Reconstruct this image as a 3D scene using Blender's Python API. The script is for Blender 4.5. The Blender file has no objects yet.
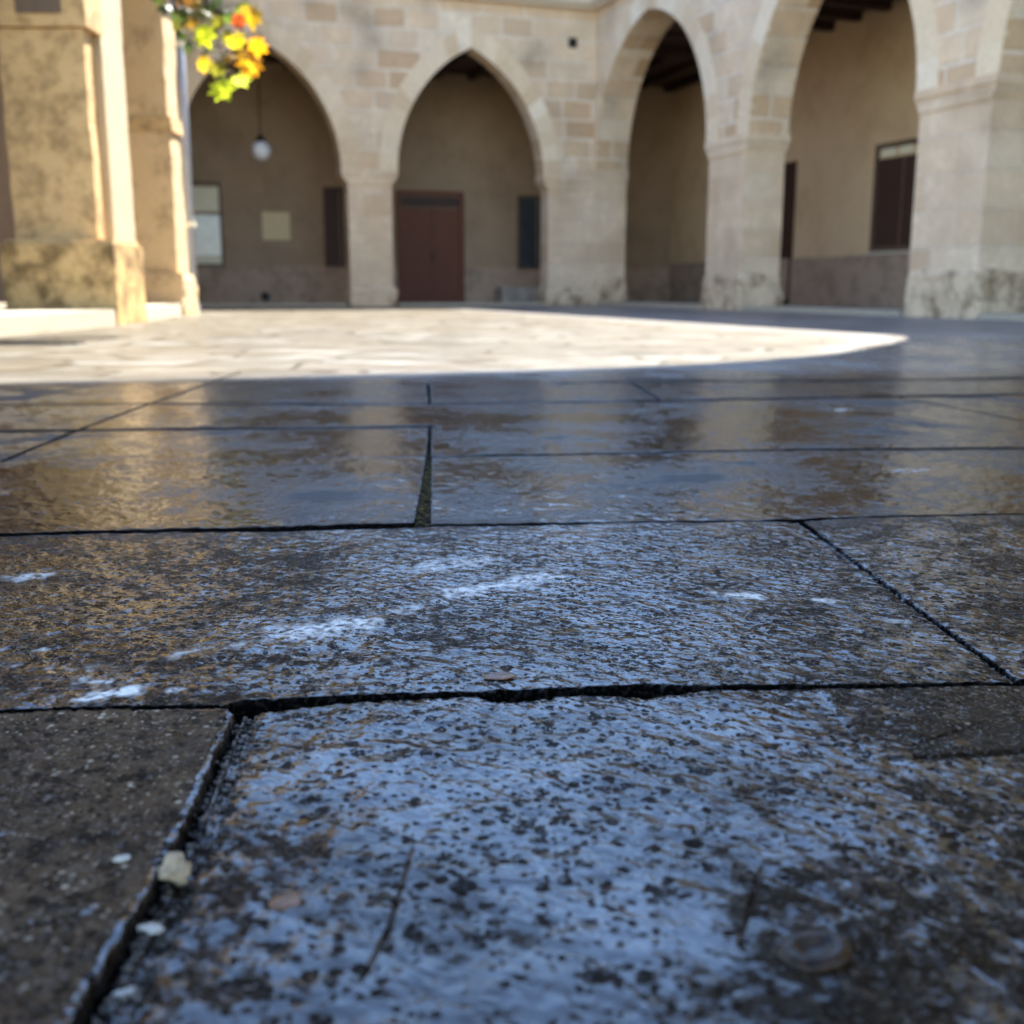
import bpy, bmesh, math, random
import numpy as np
from mathutils import Vector, Matrix, noise as mnoise

random.seed(7)
S = bpy.context.scene
COL = S.collection
R = math.radians

# ------------------------------------------------------------------ sun, sky, camera
BETA, ELEV = R(42), R(53)
UX, UY = math.cos(R(18.54)), math.sin(R(18.54))          # court axis u (along the back wall)
sh = (math.cos(BETA) * UX - math.sin(BETA) * UY, math.cos(BETA) * UY + math.sin(BETA) * UX)
TO_SUN = Vector((sh[0] * math.cos(ELEV), sh[1] * math.cos(ELEV), math.sin(ELEV)))

w = bpy.data.worlds.new("World"); S.world = w; w.use_nodes = True
nt = w.node_tree
sky = nt.nodes.new('ShaderNodeTexSky'); sky.sky_type = 'NISHITA'; sky.sun_disc = False
sky.sun_elevation = ELEV; sky.sun_rotation = math.atan2(sh[0], sh[1])
sky.air_density = 0.9; sky.dust_density = 0.0; sky.ozone_density = 2.2
bg = nt.nodes['Background']; bg.inputs['Strength'].default_value = 0.15
nt.links.new(sky.outputs[0], bg.inputs[0])

sl = bpy.data.lights.new('sun', 'SUN'); sl.energy = 5.3; sl.angle = R(0.5); sl.color = (1.0, 0.955, 0.87)
so = bpy.data.objects.new('sun', sl); COL.objects.link(so)
so.rotation_euler = TO_SUN.to_track_quat('Z', 'Y').to_euler()
so.location = (8, 8, 20)

CAM_H = 0.36
cam = bpy.data.cameras.new('camera'); co = bpy.data.objects.new('camera', cam); COL.objects.link(co)
cam.sensor_width = 36; cam.lens = 1100 / 1024 * 36
cam.clip_start = 0.02; cam.clip_end = 500
co.location = (0, 0, CAM_H); co.rotation_euler = (R(90 - 11.56), 0, 0)
cam.dof.use_dof = True; cam.dof.focus_distance = 1.22; cam.dof.aperture_fstop = 4.9
S.camera = co
S.view_settings.view_transform = 'Standard'; S.view_settings.look = 'None'
S.view_settings.gamma = 1; S.view_settings.exposure = 2.12
S.cycles.max_bounces = 10; S.cycles.diffuse_bounces = 6; S.cycles.use_denoising = True
S.cycles.sample_clamp_indirect = 8

# ------------------------------------------------------------------ node helpers
class N:
    def __init__(s, name):
        s.m = bpy.data.materials.new(name); s.m.use_nodes = True
        s.t = s.m.node_tree; s.b = s.t.nodes['Principled BSDF']
    def new(s, typ, ins=None, **kw):
        n = s.t.nodes.new(typ)
        for k, v in kw.items(): setattr(n, k, v)
        for k, v in (ins or {}).items():
            sock = n.inputs[k]
            if isinstance(v, bpy.types.NodeSocket): s.t.links.new(v, sock)
            else: sock.default_value = v
        return n
    def out(s, key, v):
        sock = s.b.inputs[key]
        if isinstance(v, bpy.types.NodeSocket): s.t.links.new(v, sock)
        else: sock.default_value = v
    def math(s, op, a, b=0.0, c=0.0, clamp=False):
        n = s.new('ShaderNodeMath', {0: a, 1: b, 2: c}, operation=op); n.use_clamp = clamp
        return n.outputs[0]
    def mix(s, f, a, b, mode='MIX'):
        n = s.new('ShaderNodeMix', data_type='RGBA', blend_type=mode)
        for i, v in ((0, f), (6, a), (7, b)):
            if isinstance(v, bpy.types.NodeSocket): s.t.links.new(v, n.inputs[i])
            else: n.inputs[i].default_value = v if i == 0 else (*v[:3], 1)
        return n.outputs[2]
    def mixf(s, f, a, b):
        n = s.new('ShaderNodeMix', data_type='FLOAT')
        for i, v in ((0, f), (2, a), (3, b)):
            if isinstance(v, bpy.types.NodeSocket): s.t.links.new(v, n.inputs[i])
            else: n.inputs[i].default_value = v
        return n.outputs[0]
    def noise(s, vec, scale, detail=3, rough=0.55, dist=0.0):
        return s.new('ShaderNodeTexNoise', {'Vector': vec, 'Scale': scale, 'Detail': detail, 'Roughness': rough, 'Distortion': dist}).outputs[0]
    def step(s, v, a, b, o0=0.0, o1=1.0):
        n = s.new('ShaderNodeMapRange', {0: v, 1: a, 2: b, 3: o0, 4: o1}, interpolation_type='SMOOTHSTEP'); return n.outputs[0]
    def ramp(s, v, stops, mode='LINEAR'):
        n = s.new('ShaderNodeValToRGB', {0: v}); r = n.color_ramp; r.interpolation = mode
        while len(r.elements) < len(stops): r.elements.new(0.5)
        for e, (p, c) in zip(r.elements, stops): e.position = p; e.color = (*c, 1)
        return n.outputs[0]
    def attr(s, name): return s.new('ShaderNodeAttribute', attribute_name=name).outputs['Fac']
    def pos(s): return s.new('ShaderNodeTexCoord').outputs['Object']
    def uv(s): return s.new('ShaderNodeTexCoord').outputs['UV']
    def bump(s, h, dist=1.0, strength=1.0):
        s.out('Normal', s.new('ShaderNodeBump', {'Height': h, 'Distance': dist, 'Strength': strength}).outputs[0])

def m_masonry(name, tones, bw, bh, mortar=(.86, .74, .57), joint=0.028, grime=0.7, grime_col=(.22, .17, .12)):
    n = N(name); uv = n.uv(); p = n.pos()
    warp = n.noise(uv, 3.0, 2)
    uvw = n.new('ShaderNodeVectorMath', {0: uv, 1: n.new('ShaderNodeVectorMath', {0: n.new('ShaderNodeTexNoise', {'Vector': uv, 'Scale': 2.2}).outputs[1], 1: (.05, .05, 0)}, operation='MULTIPLY').outputs[0]}, operation='ADD').outputs[0]
    br = n.new('ShaderNodeTexBrick', {'Vector': uvw, 'Color1': (0, 0, 0, 1), 'Color2': (1, 1, 1, 1), 'Mortar': (.5, .5, .5, 1), 'Scale': 1.0, 'Mortar Size': joint, 'Mortar Smooth': .4, 'Bias': 0.0, 'Brick Width': bw, 'Row Height': bh}, offset=.43, squash=1.35, squash_frequency=3)
    k = len(tones)
    col = n.ramp(br.outputs[0], [(i / (k - 1), c) for i, c in enumerate(tones)])
    col = n.mix(br.outputs[1], col, mortar)
    big = n.noise(p, .9, 5, .65); fine = n.noise(p, 14, 6, .7)
    col = n.mix(n.step(fine, .3, .75), n.mix(.22, col, (.25, .17, .11)), col)
    col = n.mix(n.step(n.noise(p, 3.6, 6, .72), .44, .64), n.mix(.30, col, (.36, .24, .14)), col)
    col = n.mix(n.math('MULTIPLY', n.step(big, .48, .72), grime), col, grime_col)
    n.out('Base Color', col); n.out('Roughness', .85)
    n.bump(n.math('ADD', n.math('MULTIPLY', fine, .008), n.math('MULTIPLY', br.outputs[1], -.008)))
    return n.m

def m_stone(name, a, b, dark, sc=2.0, th=(.5, .68), amt=.7, bumpd=.015, rough=.85):
    n = N(name); p = n.pos()
    f1 = n.noise(p, sc, 6, .65); f2 = n.noise(p, sc * 7, 6, .7); f3 = n.noise(n.new('ShaderNodeVectorMath', {0: p, 1: (5.3, 2.1, 8.8)}, operation='ADD').outputs[0], sc * 1.7, 7, .72)
    col = n.mix(f2, a, b)
    col = n.mix(n.math('MULTIPLY', n.step(f3, *th), amt), col, dark)
    col = n.mix(n.math('MULTIPLY', n.step(f1, .55, .75), .35), col, b)
    n.out('Base Color', col); n.out('Roughness', rough)
    n.bump(n.math('ADD', n.math('MULTIPLY', f2, bumpd), n.math('MULTIPLY', f3, bumpd)))
    return n.m

def m_plain(name, c, rough=.6, metal=0.0, var=.25, sc=6.0, bumpd=.002):
    n = N(name); p = n.pos(); f = n.noise(p, sc, 5, .65)
    n.out('Base Color', n.mix(n.step(f, .3, .75), tuple(x * (1 - var) for x in c), tuple(min(1, x * (1 + var)) for x in c)))
    n.out('Roughness', rough); n.out('Metallic', metal)
    n.bump(n.math('MULTIPLY', f, bumpd)); return n.m

def m_wood(name, c, planks=.16):
    n = N(name); p = n.pos()
    g = n.noise(n.new('ShaderNodeVectorMath', {0: p, 1: (14, 14, 1.2)}, operation='MULTIPLY').outputs[0], 2.5, 5, .6)
    n.out('Base Color', n.mix(g, tuple(x * .6 for x in c), tuple(x * 1.35 for x in c)))
    n.out('Roughness', .6); n.bump(n.math('MULTIPLY', g, .003)); return n.m

M = {}
M['ashlar'] = m_masonry('limestone ashlar', [(.76, .55, .35), (.86, .68, .47), (.64, .44, .25), (.88, .75, .56), (.54, .36, .20), (.80, .60, .39), (.86, .70, .49)], .62, .36)
M['ashlar_pier'] = m_masonry('limestone pier', [(.80, .61, .41), (.85, .68, .48), (.70, .51, .33), (.86, .71, .52)], .9, .42, joint=.008, grime=.75, grime_col=(.32, .21, .12))
M['ashlar_blocker'] = m_masonry('limestone blocker', [(.50, .42, .32), (.54, .46, .36), (.44, .36, .26)], .7, .4)
def m_vous():
    n = N('arch stone'); p = n.pos(); f = n.noise(p, 12, 6, .7); g = n.noise(p, 1.6, 5, .65)
    c = n.ramp(n.attr('tone'), [(0, (.64, .48, .30)), (.4, (.78, .64, .45)), (.75, (.70, .55, .36)), (1, (.84, .73, .56))])
    c = n.mix(n.step(f, .35, .7), n.mix(.2, c, (.25, .17, .1)), c)
    n.out('Base Color', n.mix(n.math('MULTIPLY', n.step(g, .5, .7), .35), c, (.36, .26, .16))); n.out('Roughness', .85)
    n.bump(n.math('MULTIPLY', f, .008)); return n.m
M['voussoir'] = m_vous()
M['base'] = m_stone('eroded base stone', (.58, .41, .24), (.76, .61, .43), (.17, .10, .045), 1.8, (.43, .65), .8, .02)
M['trim'] = m_stone('cornice stone', (.55, .47, .36), (.66, .58, .47), (.28, .22, .15), 2.5, (.55, .75), .5)
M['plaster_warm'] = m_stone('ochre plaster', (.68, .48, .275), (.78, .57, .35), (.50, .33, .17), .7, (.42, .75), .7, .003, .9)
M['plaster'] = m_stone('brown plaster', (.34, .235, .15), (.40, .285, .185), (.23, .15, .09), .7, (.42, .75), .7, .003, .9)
M['dado'] = m_stone('dado plaster', (.38, .26, .18), (.50, .36, .26), (.20, .135, .09), 1.6, (.45, .65), .6, .004, .9)
M['ceiling'] = m_wood('dark ceiling boards', (.045, .020, .016))
M['door'] = m_wood('red brown door', (.145, .040, .014))
M['dwood'] = m_wood('dark brown shutter', (.055, .022, .014))
M['dframe'] = m_wood('grey brown frame', (.12, .075, .045))
M['bluegrey'] = m_plain('blue grey shutter', (.035, .045, .055), .5)
M['pane'] = m_plain('grey window pane', (.62, .62, .60), .15, var=.12)
M['blind'] = m_plain('cream blind', (.88, .82, .60), .7, var=.05)
M['plaque'] = m_stone('cream plaque', (.66, .52, .30), (.78, .64, .40), (.5, .37, .2), 9, (.5, .7), .5, .003)
M['block'] = m_plain('pale grey block', (.40, .35, .29), .8)
M['ochre'] = m_stone('ochre weathered stone', (.54, .34, .14), (.66, .45, .22), (.19, .115, .045), 2.6, (.42, .66), .68, .02)
M['pale'] = m_stone('sunlit ochre corner stone', (.42, .33, .20), (.50, .41, .27), (.28, .20, .10), 2.5, (.55, .75), .5, .01)  # sun on the pillar side put into a paler tone of its ochre
M['ochre_base'] = m_stone('mossy plinth stone', (.56, .34, .12), (.66, .44, .19), (.10, .055, .014), 2.6, (.38, .66), .9, .02)
M['ochre2'] = m_stone('golden weathered stone', (.60, .41, .21), (.70, .50, .28), (.27, .165, .075), 2.0, (.5, .68), .6, .02)
M['step'] = m_stone('pale step stone', (.38, .32, .23), (.48, .42, .32), (.30, .24, .17), 4, (.5, .7), .5, .01)
M['pipe'] = m_plain('blue grey painted pipe', (.30, .33, .40), .45, .0, .1)
M['iron'] = m_plain('black iron', (.015, .014, .013), .5, .6)
M['milk'] = m_plain('milk glass', (.85, .86, .88), .12, var=.02)
M['stem'] = m_plain('vine stem', (.09, .06, .035), .8)
M['pebble'] = m_stone('beige chip', (.42, .28, .14), (.56, .41, .24), (.14, .085, .04), 60, (.5, .6), .7, .002, .5)
M['white_pebble'] = m_plain('white pebble', (.42, .36, .28), .4, var=.1, sc=80)
M['wetbrown'] = m_plain('wet brown pebble', (.030, .015, .006), .1, var=.7, sc=120, bumpd=.001)
M['wetbrown'].node_tree.nodes['Principled BSDF'].inputs['IOR'].default_value = 1.28
M['rust'] = m_plain('rust leaf', (.16, .06, .012), .25, var=.4, sc=90)

def m_leaf():
    n = N('vine leaf')
    c = n.new('ShaderNodeAttribute', attribute_name='leafcol').outputs['Color']
    f = n.noise(n.pos(), 22, 4)
    c2 = n.mix(n.math('MULTIPLY', n.step(f, .45, .75), .45), c, n.mix(.6, c, (.30, .12, .02)))
    n.out('Base Color', c2); n.out('Roughness', .45)
    tr = n.new('ShaderNodeBsdfTranslucent', {'Color': c2})
    mx = n.new('ShaderNodeMixShader', {0: .62, 1: n.b.outputs[0], 2: tr.outputs[0]})
    n.t.links.new(mx.outputs[0], n.t.nodes['Material Output'].inputs[0]); return n.m
M['leaf'] = m_leaf()

# ------------------------------------------------------------------ object helpers
def empty(name, loc=(0, 0, 0), rz=0.0, label=None, cat=None, group=None):
    o = bpy.data.objects.new(name, None); COL.objects.link(o); o.location = loc; o.rotation_euler = (0, 0, rz)
    tag(o, label, cat, group); return o
def tag(o, label=None, cat=None, group=None, kind=None):
    if label: o['label'] = label
    if cat: o['category'] = cat
    if group: o['group'] = group
    if kind: o['kind'] = kind
    return o
def boxuv(me):
    uvl = me.uv_layers.new(name='UVMap')
    for p in me.polygons:
        nx, ny, nz = (abs(c) for c in p.normal)
        for li in p.loop_indices:
            v = me.vertices[me.loops[li].vertex_index].co
            uvl.data[li].uv = (v.x, v.y) if nz > .75 else ((v.y, v.z) if nx > ny else (v.x, v.z))
def build(name, bm, mat, parent=None, smooth=False, loc=None, rz=0.0, bevel=0.0):
    if bevel: bmesh.ops.bevel(bm, geom=[e for e in bm.edges if len(e.link_faces) == 2 and e.calc_face_angle(0) > .6], offset=bevel, segments=2, affect='EDGES')
    bmesh.ops.recalc_face_normals(bm, faces=bm.faces)
    me = bpy.data.meshes.new(name); bm.to_mesh(me); bm.free()
    boxuv(me); me.materials.append(M[mat] if isinstance(mat, str) else mat)
    if smooth:
        for p in me.polygons: p.use_smooth = True
    o = bpy.data.objects.new(name, me); COL.objects.link(o)
    if parent is not None: o.parent = parent
    if loc: o.location = loc
    o.rotation_euler = (0, 0, rz)
    return o
def box(bm, x0, x1, y0, y1, z0, z1):
    vs = [bm.verts.new((x, y, z)) for z in (z0, z1) for y in (y0, y1) for x in (x0, x1)]
    for f in ((0, 2, 3, 1), (4, 5, 7, 6), (0, 1, 5, 4), (2, 6, 7, 3), (0, 4, 6, 2), (1, 3, 7, 5)):
        bm.faces.new([vs[i] for i in f])
    return vs
def bx(*a):
    bm = bmesh.new(); box(bm, *a); return bm
def worn(x0, x1, y0, y1, z0, z1, cell=.09, amp=.03, sc=3.0, seed=0.0, zfree=True):
    """a block of stone with a worn, pitted surface"""
    bm = bmesh.new(); box(bm, x0, x1, y0, y1, z0, z1)
    for ax in range(3):
        lo, hi = ((x0, x1), (y0, y1), (z0, z1))[ax]
        k = max(1, int((hi - lo) / cell))
        for i in range(1, k):
            c = [0, 0, 0]; c[ax] = lo + (hi - lo) * i / k; nrm = [0, 0, 0]; nrm[ax] = 1
            bmesh.ops.bisect_plane(bm, geom=bm.verts[:] + bm.edges[:] + bm.faces[:], plane_co=c, plane_no=nrm)
    cx, cy = (x0 + x1) / 2, (y0 + y1) / 2
    for v in bm.verts:
        p = Vector((v.co.x + seed, v.co.y + seed * 2, v.co.z))
        a = mnoise.fractal(p * sc, 1, 2, 4) ; b = mnoise.noise(p * sc * .6)
        edge = 0
        for lo, hi, c in ((x0, x1, v.co.x), (y0, y1, v.co.y)):
            if min(c - lo, hi - c) < 1e-4: edge += 1
        top = abs(v.co.z - z1) < 1e-4
        k = amp * (.5 + .6 * a + .4 * b) + (amp * 1.2 * max(0, .5 + a) if edge == 2 else 0) + (amp * .8 if top and edge else 0)
        k = max(-amp * .3, k)
        if edge:
            d = Vector((cx - v.co.x, cy - v.co.y, 0)).normalized(); v.co += d * k
        if top: v.co.z -= amp * (.4 + .6 * a)
    return bm
def lathe(prof, seg=20):
    bm = bmesh.new(); rings = []
    for r, z in prof:
        rings.append([bm.verts.new((r * math.cos(2 * math.pi * i / seg), r * math.sin(2 * math.pi * i / seg), z)) for i in range(seg)])
    for a, b in zip(rings, rings[1:]):
        for i in range(seg): bm.faces.new((a[i], a[(i + 1) % seg], b[(i + 1) % seg], b[i]))
    bm.faces.new(rings[0]); bm.faces.new(rings[-1]); return bm
def tube(bm, pts, rad, seg=7):
    rings = []
    pts = [Vector(p) for p in pts]
    for i, p in enumerate(pts):
        d = (pts[min(i + 1, len(pts) - 1)] - pts[max(i - 1, 0)]).normalized()
        a = d.orthogonal().normalized(); b = d.cross(a); r = rad[i] if isinstance(rad, (list, tuple)) else rad
        rings.append([bm.verts.new(p + a * r * math.cos(6.2832 * k / seg) + b * r * math.sin(6.2832 * k / seg)) for k in range(seg)])
    for A, B in zip(rings, rings[1:]):
        for k in range(seg): bm.faces.new((A[k], A[(k + 1) % seg], B[(k + 1) % seg], B[k]))
    bm.faces.new(rings[0]); bm.faces.new(rings[-1])

# ------------------------------------------------------------------ arcades (frame: origin at the inner corner, X = u, Y = into the back building)
CORNER = (1.85, 22.9, 0.0); CROT = R(18.54)
def PB(s, n, z): return (s, -n, z)          # back wall: s = X, n out into the court
def PR(s, n, z): return (-n, -s, z)         # right wing: s = towards the viewer, n out into the court
def arch_pts(c, a, r, z0, off=0.0, k=18):
    cc = (r * r - a * a) / (2 * a); Rr = a + cc + off
    th = math.acos(cc / Rr)
    right = [(c - cc + Rr * math.cos(th * i / k), z0 + Rr * math.sin(th * i / k)) for i in range(k + 1)]
    left = [(2 * c - s, z) for s, z in right]
    return left + right[::-1][1:]            # from left springing over the apex to right springing
def strip_prism(bm, P, lower, upper, n0, n1):
    """a wall piece between two polylines (same count), from depth n0 (front) to n1 (back)"""
    F = []
    for n in (n0, n1):
        F.append(([bm.verts.new(P(s, n, z)) for s, z in lower], [bm.verts.new(P(s, n, z)) for s, z in upper]))
    k = len(lower)
    for i in range(k - 1):
        for lo, up in F:
            bm.faces.new((lo[i], lo[i + 1], up[i + 1], up[i]))
        bm.faces.new((F[0][0][i], F[0][0][i + 1], F[1][0][i + 1], F[1][0][i]))
        bm.faces.new((F[0][1][i], F[0][1][i + 1], F[1][1][i + 1], F[1][1][i]))
    for i in (0, k - 1):
        bm.faces.new((F[0][0][i], F[0][1][i], F[1][1][i], F[1][0][i]))
def pbox(bm, P, s0, s1, n0, n1, z0, z1):
    pts = [P(s, n, z) for s in (s0, s1) for n in (n0, n1) for z in (z0, z1)]
    xs, ys, zs = zip(*pts); box(bm, min(xs), max(xs), min(ys), max(ys), min(zs), max(zs))
def pworn(P, s0, s1, n0, n1, z0, z1, **k):
    pts = [P(s, n, z) for s in (s0, s1) for n in (n0, n1) for z in (z0, z1)]
    xs, ys, zs = zip(*pts); return worn(min(xs), max(xs), min(ys), max(ys), min(zs), max(zs), **k)
def voussoirs(P, c, a, r, z0, width, T, mat, parent, nst=11, proud=.012):
    bm = bmesh.new(); k = 22
    inn = arch_pts(c, a, r, z0, 0, k); outp = arch_pts(c, a, r, z0, width, k)
    per = max(1, (2 * k) // (2 * nst))
    i = 0; tones = []; rnd = random.Random(c)
    while i < 2 * k:
        j = min(i + per, 2 * k); n0 = len(bm.faces)
        strip_prism(bm, P, inn[i:j + 1], outp[i:j + 1], proud, -.06)
        tones += [rnd.random()] * (len(bm.faces) - n0)
        i = j
    o = build('arch_ring', bm, mat, parent)
    at = o.data.attributes.new('tone', 'FLOAT', 'FACE'); at.data.foreach_set('value', tones)
    return o

def arcade(P, root, piers, arches, zs, ztop, T, zb, ringmat='voussoir', ends=None):
    """piers: [(s0,s1,imp_left,imp_right)], arches: [(centre, halfspan, rise)]"""
    bm = bmesh.new()
    spans = []
    for c, a, r in arches:
        lo = arch_pts(c, a, r, zs); lo[0] = (c - a, zs); lo[-1] = (c + a, zs)
        strip_prism(bm, P, lo, [(s, ztop) for s, z in lo], 0, -T)
        spans.append((c - a, c + a))
    for s0, s1, e0, e1 in piers:
        pbox(bm, P, e0, e1, 0, -T, zs, ztop)
    build('facade_wall', bm, 'ashlar', root)
    for i, (s0, s1, e0, e1) in enumerate(piers):
        b = bmesh.new(); pbox(b, P, s0, s1, -.004, -T + .004, zb * .85, zs - .16)
        pr = build('pier', b, 'ashlar_pier', root, bevel=.012)
        im = bmesh.new()
        lo = [(s0 - .01, zs - .24), (s1 + .01, zs - .24)]; 
        # corbelled impost: chamfer then block
        for q in range(2):
            pass
        A = [(s0, zs - .26), (s1, zs - .26)]; B = [(e0, zs - .10), (e1, zs - .10)]
        strip_prism(im, P, A, B, .016, -T - .016)
        pbox(im, P, e0, e1, .034, -T - .034, zs - .099, zs - .001)
        build('impost', im, 'ashlar_pier', pr)
        ext = .07
        build('pier_base', pworn(P, s0 - ext, s1 + ext, ext, -T - ext, 0.0, zb, cell=.08, amp=.055, sc=3.2, seed=i * 3.7 + zb), 'base', pr, smooth=False)
    for c, a, r in arches:
        voussoirs(P, c, a, r, zs, .36, T, ringmat, root)

def window(root, P, s0, s1, z0, z1, n, frame, panes, fw=.07, name='window', reveal=.10):
    """n = wall face; the frame stands 2 cm proud, infill set back"""
    b = bmesh.new()
    pbox(b, P, s0, s0 + fw, n + .03, n + .003, z0, z1); pbox(b, P, s1 - fw, s1, n + .03, n + .003, z0, z1)
    pbox(b, P, s0 + fw, s1 - fw, n + .03, n + .003, z1 - fw, z1); pbox(b, P, s0 + fw, s1 - fw, n + .03, n + .003, z0, z0 + fw)
    f = build(name, b, frame, root)
    for nm, a0, a1, b0, b1, mat in panes:
        q = bmesh.new()
        ss0, ss1 = s0 + fw + (s1 - s0 - 2 * fw) * a0, s0 + fw + (s1 - s0 - 2 * fw) * a1
        zz0, zz1 = z0 + fw + (z1 - z0 - 2 * fw) * b0, z0 + fw + (z1 - z0 - 2 * fw) * b1
        pbox(q, P, ss0, ss1, n + .016, n + .004, zz0, zz1)
        build(nm, q, mat, f)
    return f

# ---- back arcade
back = empty('arcade_building', CORNER, CROT, 'beige stone arcade at the back with two pointed arches, red brown door inside', 'building')
T = .42
arcade(PB, back,
       [(-12.5, -8.30, -12.5, -8.17), (-5.17, -4.34, -5.29, -4.22), (-1.20, .02, -1.31, .02)],
       [(-6.73, 1.44, 2.18), (-2.765, 1.455, 2.27)], 2.50, 5.66, T, .38)
b = bmesh.new(); pbox(b, PB, -12.5, -.30, .24, -T, 5.665, 5.78); pbox(b, PB, -12.5, -.2, .14, -.02, 5.60, 5.66); pbox(b, PB, -12.5, -.3, .30, -T, 5.784, 5.95)
build('cornice', b, 'trim', back)
b = bmesh.new(); pbox(b, PB, -12.5, -.3, .0, -T, 5.952, 6.7); build('shade_wall', b, 'ashlar', back)  # unseen wall added on top to lengthen the back wing's shadow
GW = -3.6                                     # inner gallery wall
b = bmesh.new(); pbox(b, PB, -12.5, 3.6, GW, GW - .3, 0, 5.4)
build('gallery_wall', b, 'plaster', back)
b = bmesh.new()
for a0, a1 in ((-12.5, -3.46), (-1.90, 3.55)): pbox(b, PB, a0, a1, GW + .03, GW + .002, 0, .80)
build('dado', b, 'dado', back)
b = bmesh.new(); pbox(b, PB, -12.5, -12.2, -T, GW, 0, 5.4)
build('end_wall', b, 'plaster', back)
b = bmesh.new(); pbox(b, PB, -12.5, 4.3, -T - .002, GW - .3, 4.95, 5.60)
for i in range(20): pbox(b, PB, -12.2 + i * .8, -12.05 + i * .8, -T - .002, GW + .002, 4.83, 4.948)
build('ceiling', b, 'ceiling', back)
# door
b = bmesh.new(); pbox(b, PB, -3.46, -3.36, GW + .06, GW + .003, 0, 2.46); pbox(b, PB, -2.0, -1.90, GW + .06, GW + .003, 0, 2.46); pbox(b, PB, -3.36, -2.0, GW + .06, GW + .003, 2.36, 2.46)
d = build('door', b, 'door', back)
for s0, s1 in ((-3.355, -2.685), (-2.675, -2.005)):
    b = bmesh.new(); pbox(b, PB, s0, s1, GW + .035, GW + .005, .02, 2.08)
    for z0, z1 in ((.15, .85), (1.0, 1.95)): pbox(b, PB, s0 + .1, s1 - .1, GW + .05, GW + .036, z0, z1)
    build('door_leaf', b, 'door', d, bevel=.004)
b = bmesh.new(); pbox(b, PB, -3.355, -2.005, GW + .03, GW + .005, 2.10, 2.34)
build('transom', b, 'dwood', d)
b = bmesh.new(); pbox(b, PB, -2.66, -2.63, GW + .10, GW + .051, .95, 1.12); build('handle', b, 'iron', d)
window(back, PB, -7.85, -7.20, .78, 2.52, GW, 'dframe', [('blind', 0, 1, .66, .97, 'blind'), ('pane', 0, 1, .10, .62, 'pane'), ('window_rail', 0, 1, 0.0, .09, 'blind')], .06)
window(back, PB, -5.06, -4.35, .78, 2.48, GW, 'dwood', [('shutter', 0, .48, 0, 1, 'dwood'), ('shutter', .52, 1, 0, 1, 'dwood')], .08)
window(back, PB, -.62, .35, .76, 2.42, GW, 'dframe', [('shutter', 0, .48, 0, 1, 'bluegrey'), ('shutter', .52, 1, 0, 1, 'bluegrey')], .06)
bm = lathe([(.07, 0), (.10, .01), (.10, .05), (.05, .05)], 14)
vv = build('drain_hole', bm, 'iron', back, loc=(-6.39, -GW - .03, .16)); vv.rotation_euler = (R(90), 0, 0)
b = bmesh.new(); pbox(b, PB, -.80, -.62, .006, -.02, 4.90, 5.08); build('wall_opening', b, 'iron', back)

# ---- right arcade
right = empty('arcade_building', (CORNER[0] - .22 * UX, CORNER[1] - .22 * UY, 0), CROT + R(1.26), 'beige stone side arcade on the right with wide arches and shuttered windows', 'building')
T2 = .7
arcade(PR, right,
       [(.012, .03, .012, .05), (4.55, 5.66, 4.45, 5.73), (9.55, 10.72, 9.47, 10.80), (14.9, 26, 14.80, 26)],
       [(2.25, 2.20, 2.50), (7.60, 1.87, 2.46), (12.80, 2.0, 2.46)], 2.65, 5.66, T2, .58)
b = bmesh.new(); pbox(b, PR, -.6, 26, .22, -T2, 5.667, 5.782); pbox(b, PR, -.14, 26, .12, -.02, 5.602, 5.662); pbox(b, PR, -.6, 26, .27, -T2, 5.786, 5.952)
build('cornice', b, 'trim', right)
b = bmesh.new(); pbox(b, PR, -.6, 26, .0, -T2, 5.954, 6.4); build('shade_wall', b, 'ashlar', right)  # unseen height added here so the side wing's shadow reaches further
b = bmesh.new(); pbox(b, PR, -3.9, 26, GW - .002, GW - .3, 0, 5.61)
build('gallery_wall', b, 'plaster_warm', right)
b = bmesh.new(); pbox(b, PR, -3.55, 26, GW + .028, GW, 0, .92); build('dado', b, 'dado', right)
b = bmesh.new(); pbox(b, PR, -.40, 26, -T2 - .002, GW - .3, 5.12, 5.61)
for i in range(30): pbox(b, PR, .9 + i * .8, 1.05 + i * .8, -T2 - .002, GW + .002, 4.98, 5.118)
build('ceiling', b, 'ceiling', right)
window(right, PR, .30, 1.66, .02, 2.78, GW, 'dwood', [('shutter', 0, .5, 0, 1, 'dwood'), ('shutter', .5, 1, 0, 1, 'dwood')], .10, 'door')
wf = window(right, PR, 4.08, 5.60, .97, 2.80, GW, 'dframe', [('shutter', .0, .49, 0, .90, 'dwood'), ('shutter', .51, 1, 0, .90, 'dwood'), ('pane', .05, .32, .92, 1, 'blind'), ('pane', .40, .66, .92, 1, 'blind'), ('pane', .74, .96, .92, 1, 'blind')], .09)
b = bmesh.new(); pbox(b, PR, 4.02, 5.66, GW + .07, GW + .003, .92, .969); build('sill', b, 'trim', wf)
b = bmesh.new(); pbox(b, PR, 4.3, 9.7, .10, .0, 0.0, .09); pbox(b, PR, 10.6, 14.9, .10, .0, 0, .09)
b = bmesh.new()
for a0, a1 in ((.25, 4.47), (5.75, 9.46), (10.8, 14.8)): pbox(b, PR, a0, a1, .02, -T2, -.02, .07)
build('threshold', b, 'step', right)
b = bmesh.new()
for a0, a1 in ((-8.2, -5.25), (-4.26, -1.28)): pbox(b, PB, a0, a1, .02, -T, -.02, .05)
build('threshold', b, 'step', back)
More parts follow.
